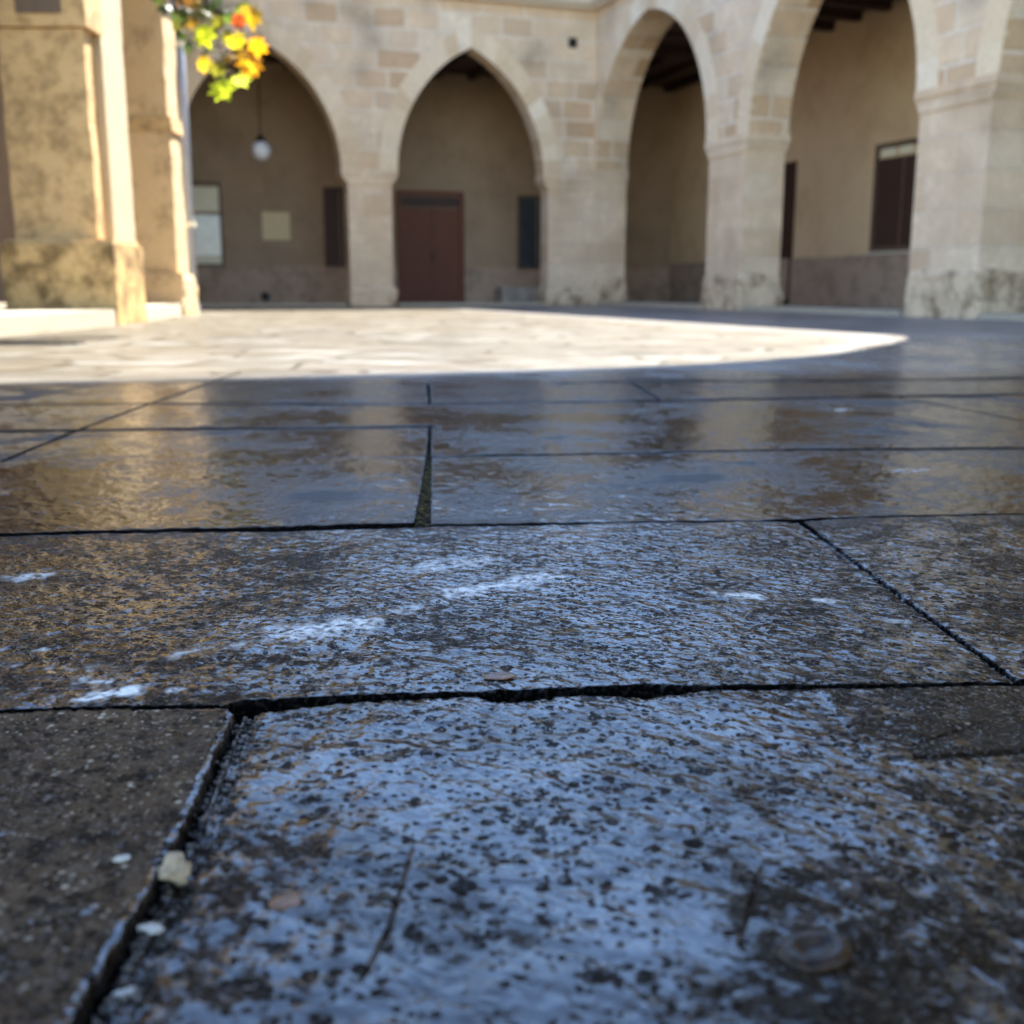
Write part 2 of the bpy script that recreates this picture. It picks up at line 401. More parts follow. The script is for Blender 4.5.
# unseen mass added over the right wing, its outline shaped to throw the near shade
pts = []
for gu, gv in ((-3.2, 13.4), (-4.0, 14.67), (-4.76, 15.38), (-5.46, 15.9), (-6.08, 16.23), (-6.5, 16.4), (-7.1, 16.54), (-7.63, 16.74), (-8.64, 16.8), (-9.53, 16.73), (-10.4, 16.6)):
    t = (.3 - gu) / math.cos(BETA); pts.append((gv - t * math.sin(BETA), t * math.tan(ELEV)))
pts[0] = (pts[0][0], 5.3)
b = bmesh.new(); strip_prism(b, PR, [p for p in pts], [(26, z) for s, z in pts], -.3, -4.0)
zt = pts[-1][1]; strip_prism(b, PR, [(pts[-1][0], zt + .001), (pts[-1][0], zt + 2.0)], [(26, zt + .001), (26, zt + 2.0)], -.3, -4.0)
build('shade_blocker', b, 'ashlar_blocker', right)

# ---- left portico
left = empty('portico', (-4.3, 11.4, 0), 0, 'weathered ochre portico on the left with sunlit pillar sides and mossy plinths', 'building')
def LB(x0, x1, y0, y1, z0, z1): return (x0 + 4.3, x1 + 4.3, y0 - 11.4, y1 - 11.4, z0, z1)
p1 = build('pillar', worn(*LB(-4.84, -4.02, 11.02, 11.20, .70, 2.74), cell=.12, amp=.008, sc=2.5), 'ochre', left)
build('pillar_core', worn(*LB(-4.72, -4.09, 11.19, 11.42, .70, 3.0), cell=.2, amp=.004), 'ochre', p1)
build('pillar_core', worn(*LB(-4.70, -4.00, 11.41, 12.05, .70, 3.6), cell=.12, amp=.008, sc=2.0, seed=4), 'pale', p1)
build('plinth', worn(*LB(-4.87, -3.77, 10.72, 11.55, .0, .76), cell=.12, amp=.010, sc=2.2, seed=1), 'ochre_base', p1)
build('ledge', worn(*LB(-4.85, -3.80, 10.80, 11.54, .762, .81), cell=.12, amp=.006), 'ochre', p1)
build('capital', worn(*LB(-4.80, -3.97, 10.97, 11.41, 2.75, 3.6), cell=.15, amp=.012, seed=2), 'ochre', p1)
build('carved_panel', bx(*LB(-4.62, -4.2, 10.955, 11.02, 2.86, 3.02)), 'dframe', p1)
p2 = build('pillar', worn(*LB(-5.10, -4.29, 14.50, 14.95, .50, 2.28), cell=.14, amp=.015, sc=2.2, seed=7), 'ochre2', left)
build('capital', worn(*LB(-5.12, -4.26, 14.48, 14.97, 2.281, 2.46), cell=.14, amp=.01, seed=8), 'ochre', p2)
build('pillar_top', worn(*LB(-5.10, -4.30, 14.50, 14.95, 2.461, 4.6), cell=.14, amp=.015, sc=2.2, seed=9), 'ochre2', p2)
build('plinth', worn(*LB(-5.18, -4.19, 14.38, 15.04, .0, .54), cell=.1, amp=.03, seed=3), 'ochre2', p2)
bm = bmesh.new()
for x0, x1, y0, y1, z0, z1 in ((-4.95, -3.95, 9.0, 16.0, 4.6, 6.1),): box(bm, *LB(x0, x1, y0, y1, z0, z1))
build('beam', bm, 'dado', left)
build('pillar', bx(*LB(-4.74, -4.02, 11.0, 12.05, 3.601, 4.598)), 'ochre', left)
bm = bmesh.new(); box(bm, *LB(-8.2, -4.951, 9.0, 20.0, 4.9, 6.0)); build('ceiling', bm, 'ceiling', left)
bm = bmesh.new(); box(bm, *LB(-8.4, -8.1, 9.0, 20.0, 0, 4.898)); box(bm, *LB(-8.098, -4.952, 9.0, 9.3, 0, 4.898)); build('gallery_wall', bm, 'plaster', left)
def prism(pl, z0, z1):
    bm = bmesh.new(); lo = [bm.verts.new((x, y, z0)) for x, y in pl]; hi = [bm.verts.new((x, y, z1)) for x, y in pl]
    bm.faces.new(lo); bm.faces.new(hi); k = len(pl)
    for i in range(k): bm.faces.new((lo[i], lo[(i + 1) % k], hi[(i + 1) % k], hi[i]))
    return bm
o = build('step', prism([(x + 4.3, y - 11.4) for x, y in ((-8.1, 3.0), (-3.72, 3.0), (-3.80, 10.70), (-3.86, 11.6), (-4.28, 14.6), (-5.05, 17.0), (-8.1, 17.0))], -.02, .15), 'step', left, bevel=.012)

# ---- single things
pl = build('wall_plaque', (lambda b: (pbox(b, PB, -.29, .29, .035, .0, -.29, .29), pbox(b, PB, -.22, .22, .045, .0351, -.22, .22), b)[-1])(bmesh.new()), 'plaque', bevel=.004)
ux = Vector((UX, UY, 0)); vx = Vector((UY, -UX, 0)); C0 = Vector(CORNER)
def court(u, v, z=0): return C0 + ux * u + vx * v + Vector((0, 0, z))
pl.location = court(-6.09, GW + .002, 1.64); pl.rotation_euler = (0, 0, CROT)
tag(pl, 'square cream plaque on the brown wall between the two windows inside the left arch', 'plaque')

bl = build('stone_block', worn(-.75, .35, -.28, .28, 0, .36, cell=.12, amp=.01), 'block', loc=court(-.52, -3.0, 0), rz=CROT)
tag(bl, 'low pale grey stone block on the floor below the dark blue shutter', 'stone block')

lamp = empty('hanging_lamp', court(-6.53, -1.8, 2.98), CROT, 'round white globe lamp hanging on a long rod in the left arch', 'lamp')
build('globe', lathe([(.02, -.19), (.09, -.175), (.15, -.12), (.185, -.03), (.18, .05), (.14, .12), (.09, .16), (.07, .17)], 24), 'milk', lamp, smooth=True)
build('lamp_cap', lathe([(.10, .165), (.10, .20), (.05, .26), (.02, .32)], 20), 'iron', lamp, smooth=True)
build('rod', lathe([(.014, .31), (.014, 2.28)], 10), 'iron', lamp)

pipe = empty('drainpipe', (-4.55, 16.0, 0), 0, 'blue grey metal drainpipe standing beside the second ochre pillar', 'drainpipe')
build('pipe', lathe([(.07, 0), (.07, 5.6)], 18), 'pipe', pipe, smooth=True)
for z in (1.22, 3.6):
    build('bracket', lathe([(.078, z - .03), (.095, z - .03), (.095, z + .03), (.078, z + .03)], 18), 'blind', pipe)
build('shoe', lathe([(.074, 0.0), (.085, 0), (.085, .12), (.074, .12)], 18), 'pipe', pipe)

dr = empty('shadow_strip', (-3.2, 7.15, 0.0), R(4), 'dark slats standing in for a shadow on the sunlit paving near the left step', 'shadow_standin')  # added: a cast shadow built as a strip of dark slats
bm = bmesh.new(); box(bm, -.62, .42, -.09, -.07, -.01, .012); box(bm, -.62, .42, .07, .09, -.01, .012); build('strip_frame', bm, 'iron', dr)
bm = bmesh.new()
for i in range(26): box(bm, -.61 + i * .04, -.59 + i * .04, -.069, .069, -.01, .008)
build('strip_slats', bm, 'iron', dr)

# ---- vine
LC = dict(lime=(.62, .74, .04), lime2=(.50, .58, .07), olive=(.22, .22, .02), yo=(.85, .52, .02), orange=(.90, .40, .01), yellow=(.80, .62, .02), amber=(.55, .32, .02), ly=(.62, .68, .01), red=(.70, .12, .02), dg=(.045, .075, .015), green=(.10, .17, .03), brown=(.22, .10, .015))
LV = [(225, 92, 27, 'lime'), (217, 87, 18, 'lime'), (236, 78, 20, 'lime2'), (219, 72, 22, 'olive'), (205, 63, 19, 'yo'), (250, 60, 28, 'orange'), (262, 52, 22, 'orange'), (246, 68, 20, 'yo'), (238, 42, 22, 'yellow'), (227, 52, 17, 'amber'), (214, 40, 24, 'ly'), (258, 19, 25, 'yo'), (247, 27, 17, 'red'), (254, 37, 17, 'orange'), (241, 4, 22, 'lime2'), (196, 4, 22, 'brown'), (189, 14, 17, 'amber'), (200, 30, 20, 'olive'), (205, 36, 18, 'brown'), (182, 34, 16, 'dg'), (196, 51, 17, 'green'), (176, 8, 16, 'dg'), (184, 22, 18, 'olive'), (192, 24, 20, 'dg'), (212, 16, 20, 'olive'), (222, 6, 22, 'green'), (230, 30, 16, 'olive'), (210, 50, 16, 'olive'), (243, 52, 16, 'amber'), (186, 2, 20, 'dg'), (202, 2, 18, 'amber'), (170, 5, 18, 'dg'), (214, 4, 24, 'dg'), (229, 12, 20, 'dg'), (205, 14, 20, 'brown'), (236, 22, 14, 'green'), (222, 28, 16, 'olive'), (176, 16, 12, 'green')]
random.seed(11)
def vpos(px, py, d): 
    return Vector((-2.27 + .0084 * (px - 235), d, 1.86 + .00765 * (100 - py)))
leaves = [(vpos(px, py, 9.5 + random.uniform(-.25, .25)), s * .0084, LC[c]) for px, py, s, c in LV]
main = [Vector((-4.05, 9.9, 4.65)), Vector((-3.4, 9.8, 4.75)), Vector((-2.85, 9.6, 4.3)), Vector((-2.55, 9.5, 3.5)), Vector((-2.5, 9.5, 2.9)), Vector((-2.42, 9.48, 2.5)), Vector((-2.35, 9.5, 2.15)), Vector((-2.32, 9.5, 1.98))]
keys = list(LC)
for i in range(46):
    k = random.uniform(0, 4.0); a = main[int(k)].lerp(main[int(k) + 1], k % 1)
    leaves.append((a + Vector((random.uniform(-.42, .42), random.uniform(-.35, .35), random.uniform(-.3, .15))), random.uniform(.15, .24), LC[random.choice(keys)]))
leaves = [l for l in leaves]
outline = [(0, -.5), (.10, -.30), (.30, -.42), (.30, -.20), (.52, -.10), (.36, .05), (.46, .30), (.22, .24), (.12, .36), (0, .58), (-.12, .36), (-.22, .24), (-.46, .30), (-.36, .05), (-.52, -.10), (-.30, -.20), (-.30, -.42), (-.10, -.30)]
vine = empty('vine', main[0], 0, 'hanging vine shoot with yellow, orange and green autumn leaves at the top left', 'vine')
verts, faces, lcol = [], [], []
tb = bmesh.new(); tube(tb, [p - main[0] for p in main], [.022, .021, .019, .017, .015, .012, .009, .005], 7)
for c, sz, colr in leaves:
    e = Matrix.Rotation(random.uniform(-.7, .7), 3, 'Z') @ Matrix.Rotation(R(90) + random.uniform(-1.0, 1.0), 3, 'X') @ Matrix.Rotation(math.pi + random.uniform(-.8, .8), 3, 'Z')
    b0 = len(verts); verts.append(c - main[0] + e @ Vector((0, -.05, 0)) * sz)
    for x, y in outline:
        z = -.45 * abs(x) - .5 * y * y + random.uniform(-.03, .03)
        verts.append(c - main[0] + e @ Vector((x, y, z)) * sz)
    k = len(outline)
    j = random.uniform(.42, .85)
    for i in range(k): faces.append((b0, b0 + 1 + i, b0 + 1 + (i + 1) % k)); lcol.append(tuple(min(1, q * j) for q in colr))
    st = e @ Vector((0, -.5, -.06)) * sz + c - main[0]
    near = min((p - main[0] for p in (main[i].lerp(main[i + 1], f / 6) for i in range(len(main) - 1) for f in range(6))), key=lambda q: (q - st).length)
    tube(tb, [near, near.lerp(st, .5) + Vector((0, 0, .03)), st], .005, 4)
build('stem', tb, 'stem', vine)
me = bpy.data.meshes.new('leaves'); me.from_pydata([tuple(v) for v in verts], [], faces)
ca = me.attributes.new('leafcol', 'FLOAT_COLOR', 'FACE')
for i, c in enumerate(lcol): ca.data[i].color = (*c, 1)
me.materials.append(M['leaf'])
lo = bpy.data.objects.new('leaves', me); COL.objects.link(lo); lo.parent = vine

# ------------------------------------------------------------------ paving: a real height field, fine near the viewer
JO = [
    ('J0', [(-0.686, 0.875, 0.0040), (-0.441, 0.893, 0.0040), (-0.341, 0.902, 0.0050), (-0.250, 0.906, 0.0060), (-0.234, 0.909, 0.0260), (-0.200, 0.916, 0.0220), (-0.162, 0.925, 0.0130), (-0.100, 0.933, 0.0070), (-0.073, 0.933, 0.0040), (-0.033, 0.938, 0.0050), (-0.011, 0.933, 0.0220), (0.030, 0.940, 0.0160), (0.057, 0.948, 0.0120), (0.089, 0.950, 0.0200), (0.135, 0.950, 0.0240), (0.163, 0.953, 0.0100), (0.177, 0.955, 0.0050), (0.310, 0.958, 0.0060), (0.474, 0.966, 0.0060), (0.835, 0.982, 0.0050)]),
    ('J1', [(-1.156, 1.525, 0.0120), (-0.756, 1.583, 0.0120), (-0.588, 1.610, 0.0140), (-0.396, 1.624, 0.0200), (-0.171, 1.645, 0.0260), (-0.111, 1.660, 0.0200), (0.137, 1.675, 0.0120), (0.389, 1.689, 0.0140), (0.452, 1.689, 0.0340), (0.535, 1.705, 0.0220), (0.649, 1.712, 0.0260), (0.825, 1.736, 0.0200), (1.490, 1.810, 0.0140)]),
    ('J2', [(-1.453, 2.218, 0.0080), (-1.069, 2.271, 0.0060), (-0.764, 2.297, 0.0060), (-0.177, 2.353, 0.0120), (0.194, 2.397, 0.0140), (0.556, 2.442, 0.0160), (1.169, 2.489, 0.0140), (2.092, 2.571, 0.0140)]),
    ('J3l', [(-1.780, 2.733, 0.0180), (-1.123, 2.811, 0.0180), (-0.683, 2.852, 0.0200), (-0.217, 2.894, 0.0240)]),
    ('J3r', [(-0.258, 3.453, 0.0200), (0.281, 3.514, 0.0220), (0.611, 3.577, 0.0280), (1.186, 3.677, 0.0300), (2.408, 3.856, 0.0200)]),
    ('J4l', [(-1.890, 3.393, 0.0140), (-1.168, 3.453, 0.0140), (-0.666, 3.453, 0.0180), (-0.258, 3.453, 0.0140)]),
    ('J5r', [(0.184, 4.224, 0.0200), (0.469, 4.315, 0.0300), (1.231, 4.315, 0.0300), (2.401, 4.510, 0.0200)]),
    ('cD', [(-1.001, 1.624, 0.0130), (-1.075, 2.284, 0.0130), (-1.115, 2.791, 0.0130), (-1.153, 4.011, 0.0120), (-1.176, 4.780, 0.0120)]),
    ('cC', [(-0.218, 2.916, 0.0050), (-0.182, 2.382, 0.0100), (-0.150, 1.863, 0.0190), (-0.138, 1.653, 0.0220)]),
    ('cF', [(-0.322, 4.224, 0.0140), (-0.258, 3.453, 0.0100)]),
    ('cR', [(0.459, 4.224, 0.0180), (0.481, 3.577, 0.0140)]),
    ('cR2', [(1.274, 3.711, 0.0140), (1.404, 3.005, 0.0140), (1.582, 2.181, 0.0140)]),
    ('cB', [(0.448, 1.675, 0.0090), (0.451, 1.519, 0.0030), (0.461, 1.212, 0.0018), (0.469, 0.963, 0.0020)]),
    ('cA', [(-0.229, 0.899, 0.0190), (-0.223, 0.821, 0.0200), (-0.210, 0.686, 0.0230), (-0.206, 0.589, 0.0270), (-0.204, 0.505, 0.0300), (-0.201, 0.447, 0.0320), (-.19, .2, .03)]),
    ('k1', [(0.394, 1.519, 0.0050), (0.453, 1.525, 0.0060)]),
    ('k2', [(0.290, 0.800, 0.0020), (0.343, 0.806, 0.0030), (0.405, 0.814, 0.0030), (0.553, 0.829, 0.0030)]),
    ('k3', [(0.126, 0.549, 0.0015), (0.142, 0.594, 0.0025), (0.158, 0.636, 0.0015)]),
    ('k4', [(-0.080, 0.517, 0.0015), (-0.070, 0.568, 0.0025), (-0.065, 0.659, 0.0015)]),
    ('k5', [(0.313, 0.821, 0.0010), (0.359, 0.847, 0.0020), (0.400, 0.875, 0.0010)]),
]
rng = np.random.default_rng(5)
PERM = rng.permutation(4096); GA = rng.uniform(0, 2 * np.pi, 4096)
def perlin(x, y):
    xi = np.floor(x).astype(np.int64); yi = np.floor(y).astype(np.int64); xf = x - xi; yf = y - yi
    def g(ix, iy, dx, dy):
        a = GA[PERM[(ix + PERM[iy & 4095]) & 4095]]; return np.cos(a) * dx + np.sin(a) * dy
    u = xf ** 3 * (xf * (xf * 6 - 15) + 10); v = yf ** 3 * (yf * (yf * 6 - 15) + 10)
    a = g(xi, yi, xf, yf); b = g(xi + 1, yi, xf - 1, yf); c = g(xi, yi + 1, xf, yf - 1); d = g(xi + 1, yi + 1, xf - 1, yf - 1)
    return ((a + u * (b - a)) + v * ((c + u * (d - c)) - (a + u * (b - a)))) * 1.4
def fbm(x, y, s, o=4, g=.5):
    r = 0; a = 1; t = 0
    for i in range(o): r = r + a * perlin(x * s + 17.3 * i, y * s + 9.1 * i); t += a; a *= g; s *= 2.03
    return r / t
def ss(x, a, b):
    t = np.clip((x - a) / (b - a), 0, 1); return t * t * (3 - 2 * t)

STEP = .0010
dep = np.concatenate([np.arange(R(46), R(3.2), -STEP), np.arange(R(3.2), R(.55), -STEP * 1.3), [R(.45), R(.35), R(.25)]])
tt = np.concatenate([[-8, -4, -2, -1, -.5, -.2, 0, .1, .2, .27], CAM_H / np.tan(dep)])
qf = np.arange(-.64, .64, .00125)
qs = np.concatenate([np.arange(.64, 1.3, .006), [1.32, 1.36, 1.42, 1.5, 1.7, 2, 2.5, 3.2, 4.2, 5.5, 8, 12]])
th = np.concatenate([-qs[::-1], qf, qs])
NT, NR = len(th), len(tt)
X = (np.maximum(tt, .33)[:, None] * th[None, :]).ravel(); Y = np.repeat(tt, NT) + .09 * np.clip(X, -9, 9)
RR = np.repeat(np.maximum(tt, .33), NT); CELL = RR ** 2 / CAM_H * STEP
def line(name): 
    l = dict(JO)[name]; return np.array(l)
def y_at(name, x): l = line(name); return np.interp(x, l[:, 0], l[:, 1])
def x_at(name, y):
    l = line(name); o = np.argsort(l[:, 1]); return np.interp(y, l[o, 1], l[o, 0])
j0, j1, j2 = y_at('J0', X), y_at('J1', X), y_at('J2', X)
A = Y < j0; B = (~A) & (Y < j1); Cc = (Y >= j1) & (Y < j2); far = Y >= j2
A1 = A & (X < x_at('cA', Y)); A3 = A & (X > .28) & (Y > y_at('k2', X)); A2 = A & ~A1 & ~A3
BR = B & (X > x_at('cB', Y)); BM = B & ~BR
xc = x_at('cC', Y); xd = x_at('cD', Y)
H = np.zeros_like(X)
near = RR < 5.5
big = fbm(X, Y, 1.1, 3); mid = fbm(X + 3, Y - 7, 4.5, 4); sm = fbm(X - 9, Y + 5, 16, 4, .55)
H += near * (.0035 * big + .0028 * mid + .0012 * sm)
H += .0022 * ss(RR, .2, .4) * (RR < 2.5) * fbm(X + 40, Y, 40, 2, .45) * .55
# slabs: each lies a little differently
H += np.where(A1, .003 + .006 * (X + .23), 0) + np.where(A3, .0015 + .004 * (X - .3), 0) + np.where(BM, .0008, 0) + np.where(BR, .004, 0)
H += np.where(Cc & (X < xc), .003, 0) + np.where(far & (Y < y_at('J3l', X)) & (X < xc), -.001, 0)
# joints
jd = np.full_like(X, 9.0); jdepth = np.zeros_like(X); jm = np.zeros_like(X); lip = np.zeros_like(X)
wob = fbm(X, Y, 22, 3, .6); wob2 = fbm(X + 5, Y + 5, 70, 2, .6)
mort = np.zeros_like(X)
for nm, l in JO:
    for (xa, ya, wa), (xb, yb, wb) in zip(l, l[1:]):
        m = np.where((X > min(xa, xb) - .08) & (X < max(xa, xb) + .08) & (Y > min(ya, yb) - .08) & (Y < max(ya, yb) + .08))[0]
        if not len(m): continue
        px, py = X[m] - xa, Y[m] - ya; dx, dy = xb - xa, yb - ya; L2 = dx * dx + dy * dy
        t = np.clip((px * dx + py * dy) / L2, 0, 1)
        sd = np.hypot(px - t * dx, py - t * dy); wd = wa + t * (wb - wa)
        crack = nm[0] == 'k'
        if nm in ('J2', 'J3l', 'J3r', 'J4l', 'J5r'): wd = wd * 1.5
        sd = np.abs(sd + (.35 * wd if crack else .12 * wd + .0012) * wob[m] * 1.6)
        hw = np.maximum(wd / 2 * (1 + .55 * wob[m] + .25 * wob2[m]), .0006)
        vert = abs(dy) / math.sqrt(L2); cl = CELL[m] * (1 - vert) + RR[m] * .0015 * vert
        e = sd - hw; soft = np.maximum(.0011, .7 * cl)
        k = 1 - ss(e, -soft, soft)
        D = np.minimum(.028, wd * 1.6 + .003)
        if nm == 'cA': D = np.full_like(wd, .006)
        if nm == 'cC': D = np.full_like(wd, .010)
        if nm == 'cB': D = np.full_like(wd, .0012)
        if crack: D = wd * .9
        D = D * (1 - ss(RR[m], 1.2, 1.6)) * (.6 if nm == 'J0' else 1)
        jdepth[m] = np.maximum(jdepth[m], k * D)
        k2 = 1 - ss(e - (.0 if crack else .0032 if nm == 'J0' else .0003 if nm == 'cB' else -.0004 if nm in ('cD', 'cR', 'cR2', 'cF') else .0014), -.1 * soft, 1.3 * soft)
        jm[m] = np.maximum(jm[m], k2 * (.30 if nm == 'cA' else 1.0 if nm == 'cC' else .4 if crack else 1))
        if not crack: jd[m] = np.minimum(jd[m], np.maximum(e, 0))
        if nm == 'cC': mort[m] = np.maximum(mort[m], k * ss(Y[m], 2.6, 2.2))
        if nm == 'cA':
            sg = np.sign(X[m] - x_at('cA', Y[m])); d2 = np.where(sg < 0, sd, -sd); jm[m] = np.maximum(jm[m], ss(d2, hw * .1, hw * .7) * k)
            jdepth[m] = np.maximum(jdepth[m], k * (.005 + .007 * ss(d2, hw * .2, hw * .7)))
nr2 = near * (1 - ss(RR, 1.2, 1.6)); H -= nr2 * .0004 * np.exp(-(jd / .004) ** 2)
chip = nr2 * ss(wob + .6 * wob2, .25, .6) * np.exp(-(jd / .014) ** 2)
H -= .0018 * chip
H -= jdepth
H += nr2 * jm * .002 * fbm(X, Y, 120, 2)
# far paving rows (courtyard beyond the near slabs): gentle unevenness
H += (~near) * .004 * fbm(X, Y, 1.4, 2)

# moisture map (wet, damp or sun-dried; near slabs graded to imitate reflections)
wet = np.full_like(X, .62)
q = X / np.maximum(Y, .2)
n1 = fbm(X + 11, Y * 1.0 + 4, 2.2, 4, .55); n2 = fbm(X - 21, Y + 14, 7, 4, .55)
wet = np.where(A2, 1.08 - .16 * ss(.80 - Y, 0, .3) - .46 * ss(q, .08, .44) - .34 * ss(-q, .10, .36) + .20 * n1 + .14 * n2, wet)
wet = np.where(A1, .22 + .3 * n2, wet); wet = np.where(A1 & (jd < .006) & (X > -.30), .95, wet)
wet = np.where(A3, wet * (1 - ss(X, .26, .40)) + (.34 + .2 * n2) * ss(X, .26, .40), wet)
wet = np.where(BM, .86 - .18 * ss(-q, .10, .30) - .12 * ss(q, .22, .36) + .25 * n1 + .12 * ss(-np.abs(q - .0), -.1, 0) * ss(-Y, -1.15, -.95), wet)
wet = np.where(BR, .66 + .25 * n2, wet)
cd = (Y >= j1) & (Y < y_at('J3r', X) + .1)
wet = np.where(cd, .86 + 1.7 * n1 + .9 * n2, wet)
wet = np.where((Y >= y_at('J3r', X) + .1), .60 + 1.0 * n1 + .4 * n2, wet)
wet *= 1 - .8 * ss(Y + .15 * X, 7.5, 10.0)
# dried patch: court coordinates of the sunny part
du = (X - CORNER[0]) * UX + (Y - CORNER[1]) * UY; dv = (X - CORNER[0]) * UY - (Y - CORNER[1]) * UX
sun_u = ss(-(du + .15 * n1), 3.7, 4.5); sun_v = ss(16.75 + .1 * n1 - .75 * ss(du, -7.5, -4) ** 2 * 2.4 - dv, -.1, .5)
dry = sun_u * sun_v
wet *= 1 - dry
# worn scratches that hold water
gro = np.zeros_like(X)
rs = random.Random(21)
SCR = [((.154, .636), (.175, .607), (.214, .578), (.243, .551)), ((.158, .925), (.207, .862), (.236, .847)), ((.23, .821), (.244, .784)), ((.235, .731), (.272, .712)), ((.245, .539), (.257, .505)), ((.006, .80), (.063, .731))]
for i in range(34):
    x0, y0 = rs.uniform(-.18, .34), rs.uniform(.50, .90); an_ = rs.uniform(-1.25, -.55); ln = rs.uniform(.015, .07)
    SCR.append(((x0, y0), (x0 + .5 * ln * math.cos(an_) + .004, y0 + .5 * ln * math.sin(an_)), (x0 + ln * math.cos(an_ + .2), y0 + ln * math.sin(an_ + .2))))
for i in range(26):
    x0, y0 = rs.uniform(-.45, .42), rs.uniform(1.0, 1.55); an_ = rs.uniform(-.5, .7); ln = rs.uniform(.03, .14)
    SCR.append(((x0, y0), (x0 + .5 * ln * math.cos(an_), y0 + .5 * ln * math.sin(an_) + .006), (x0 + ln * math.cos(an_), y0 + ln * math.sin(an_))))
for l in SCR:
    for (xa, ya), (xb, yb) in zip(l, l[1:]):
        m = np.where((X > min(xa, xb) - .01) & (X < max(xa, xb) + .01) & (Y > min(ya, yb) - .01) & (Y < max(ya, yb) + .01))[0]
        if not len(m): continue
        dx, dy = xb - xa, yb - ya; t = np.clip(((X[m] - xa) * dx + (Y[m] - ya) * dy) / (dx * dx + dy * dy), 0, 1)
        d = np.hypot(X[m] - xa - t * dx, Y[m] - ya - t * dy) + .0012 * wob2[m]
        gro[m] = np.maximum(gro[m], np.exp(-(d / .0016) ** 2))
wet = wet + .55 * gro * (~A1) * ss(wob + wob2, -.6, .1)
H -= .0005 * gro
wet = np.clip(wet, 0, 1.4)
# pale salt smears
st = np.zeros_like(X)
def smear(x0, y0, x1, y1, wd, amt):
    global st
    dx, dy = x1 - x0, y1 - y0; L2 = dx * dx + dy * dy + 1e-9
    wd = wd * 1.35; t = np.clip(((X - x0) * dx + (Y - y0) * dy) / L2, 0, 1); d = np.hypot(X - x0 - t * dx, Y - y0 - t * dy)
    st = np.maximum(st, amt * np.exp(-(d / wd) ** 2))
for s in ((-.225, 1.115, -.165, 1.15, .026, 1.0), (-.15, 1.18, -.10, 1.22, .014, .5), (-.07, 1.275, .045, 1.355, .024, .9), (-.10, 1.40, -.04, 1.44, .028, .7), (-.10, 1.38, -.05, 1.45, .03, .45), (.25, 1.27, .29, 1.26, .012, 1.0), (.36, 1.245, .38, 1.24, .010, .95), (-.375, .925, -.345, .945, .010, 1.4), (-.31, .945, -.30, .95, .006, 1.0), (-.48, 1.063, -.475, 1.063, .007, 1.3), (-.33, 1.05, -.25, 1.09, .010, .6), (-.62, 1.35, -.60, 1.36, .02, .8), (-.40, .97, -.36, .965, .008, .7), (.42, 1.16, .43, 1.16, .008, .6), (.78, 2.17, .83, 2.19, .025, .7), (.98, 3.28, 1.0, 3.29, .03, .7), (-.5, 1.02, -.4, 1.0, .012, .4)): smear(*s)
st *= ss(st + 1.0 * wob + 1.1 * wob2, .25, .95)
# per-slab tone
tone = np.where(A1, .15, np.where(A2, .85, np.where(A3, .6, np.where(BM, .72, np.where(BR, .5, .8))))) + .12 * n1
tone = np.where(Cc, np.where(X < xc, .55, .5), tone)

nv = NT * NR
idx = np.arange(nv).reshape(NR, NT)
a = idx[:-1, :-1]; b_ = idx[1:, :-1]; a2 = idx[:-1, 1:]; b2 = idx[1:, 1:]
quads = np.stack([a, a2, b2, b_], axis=-1).reshape(-1, 4)
# orientation: theta clockwise from +Y, radius growing -> make normals point up
me = bpy.data.meshes.new('paving')
me.vertices.add(nv + 0); me.vertices.foreach_set('co', np.stack([X, Y, H], 1).astype(np.float32).ravel())
nq = len(quads)
me.loops.add(nq * 4); me.loops.foreach_set('vertex_index', quads.ravel().astype(np.int32))
me.polygons.add(nq)
me.polygons.foreach_set('loop_start', (np.arange(nq) * 4).astype(np.int32))
me.polygons.foreach_set('use_smooth', np.ones(nq, bool))
me.update(calc_edges=True)
if me.polygons[nq // 2].normal.z < 0: me.flip_normals()
for nm, arr in (('wet', wet), ('stain', st), ('joint', jm), ('tone', tone), ('dry', dry), ('moss', mort), ('far', ss(RR, 4.2, 4.9)), ('sheen', ss(Y - .09 * X, 1.52, 1.75)), ('rr', RR)):
    at = me.attributes.new(nm, 'FLOAT', 'POINT'); at.data.foreach_set('value', arr.astype(np.float32))

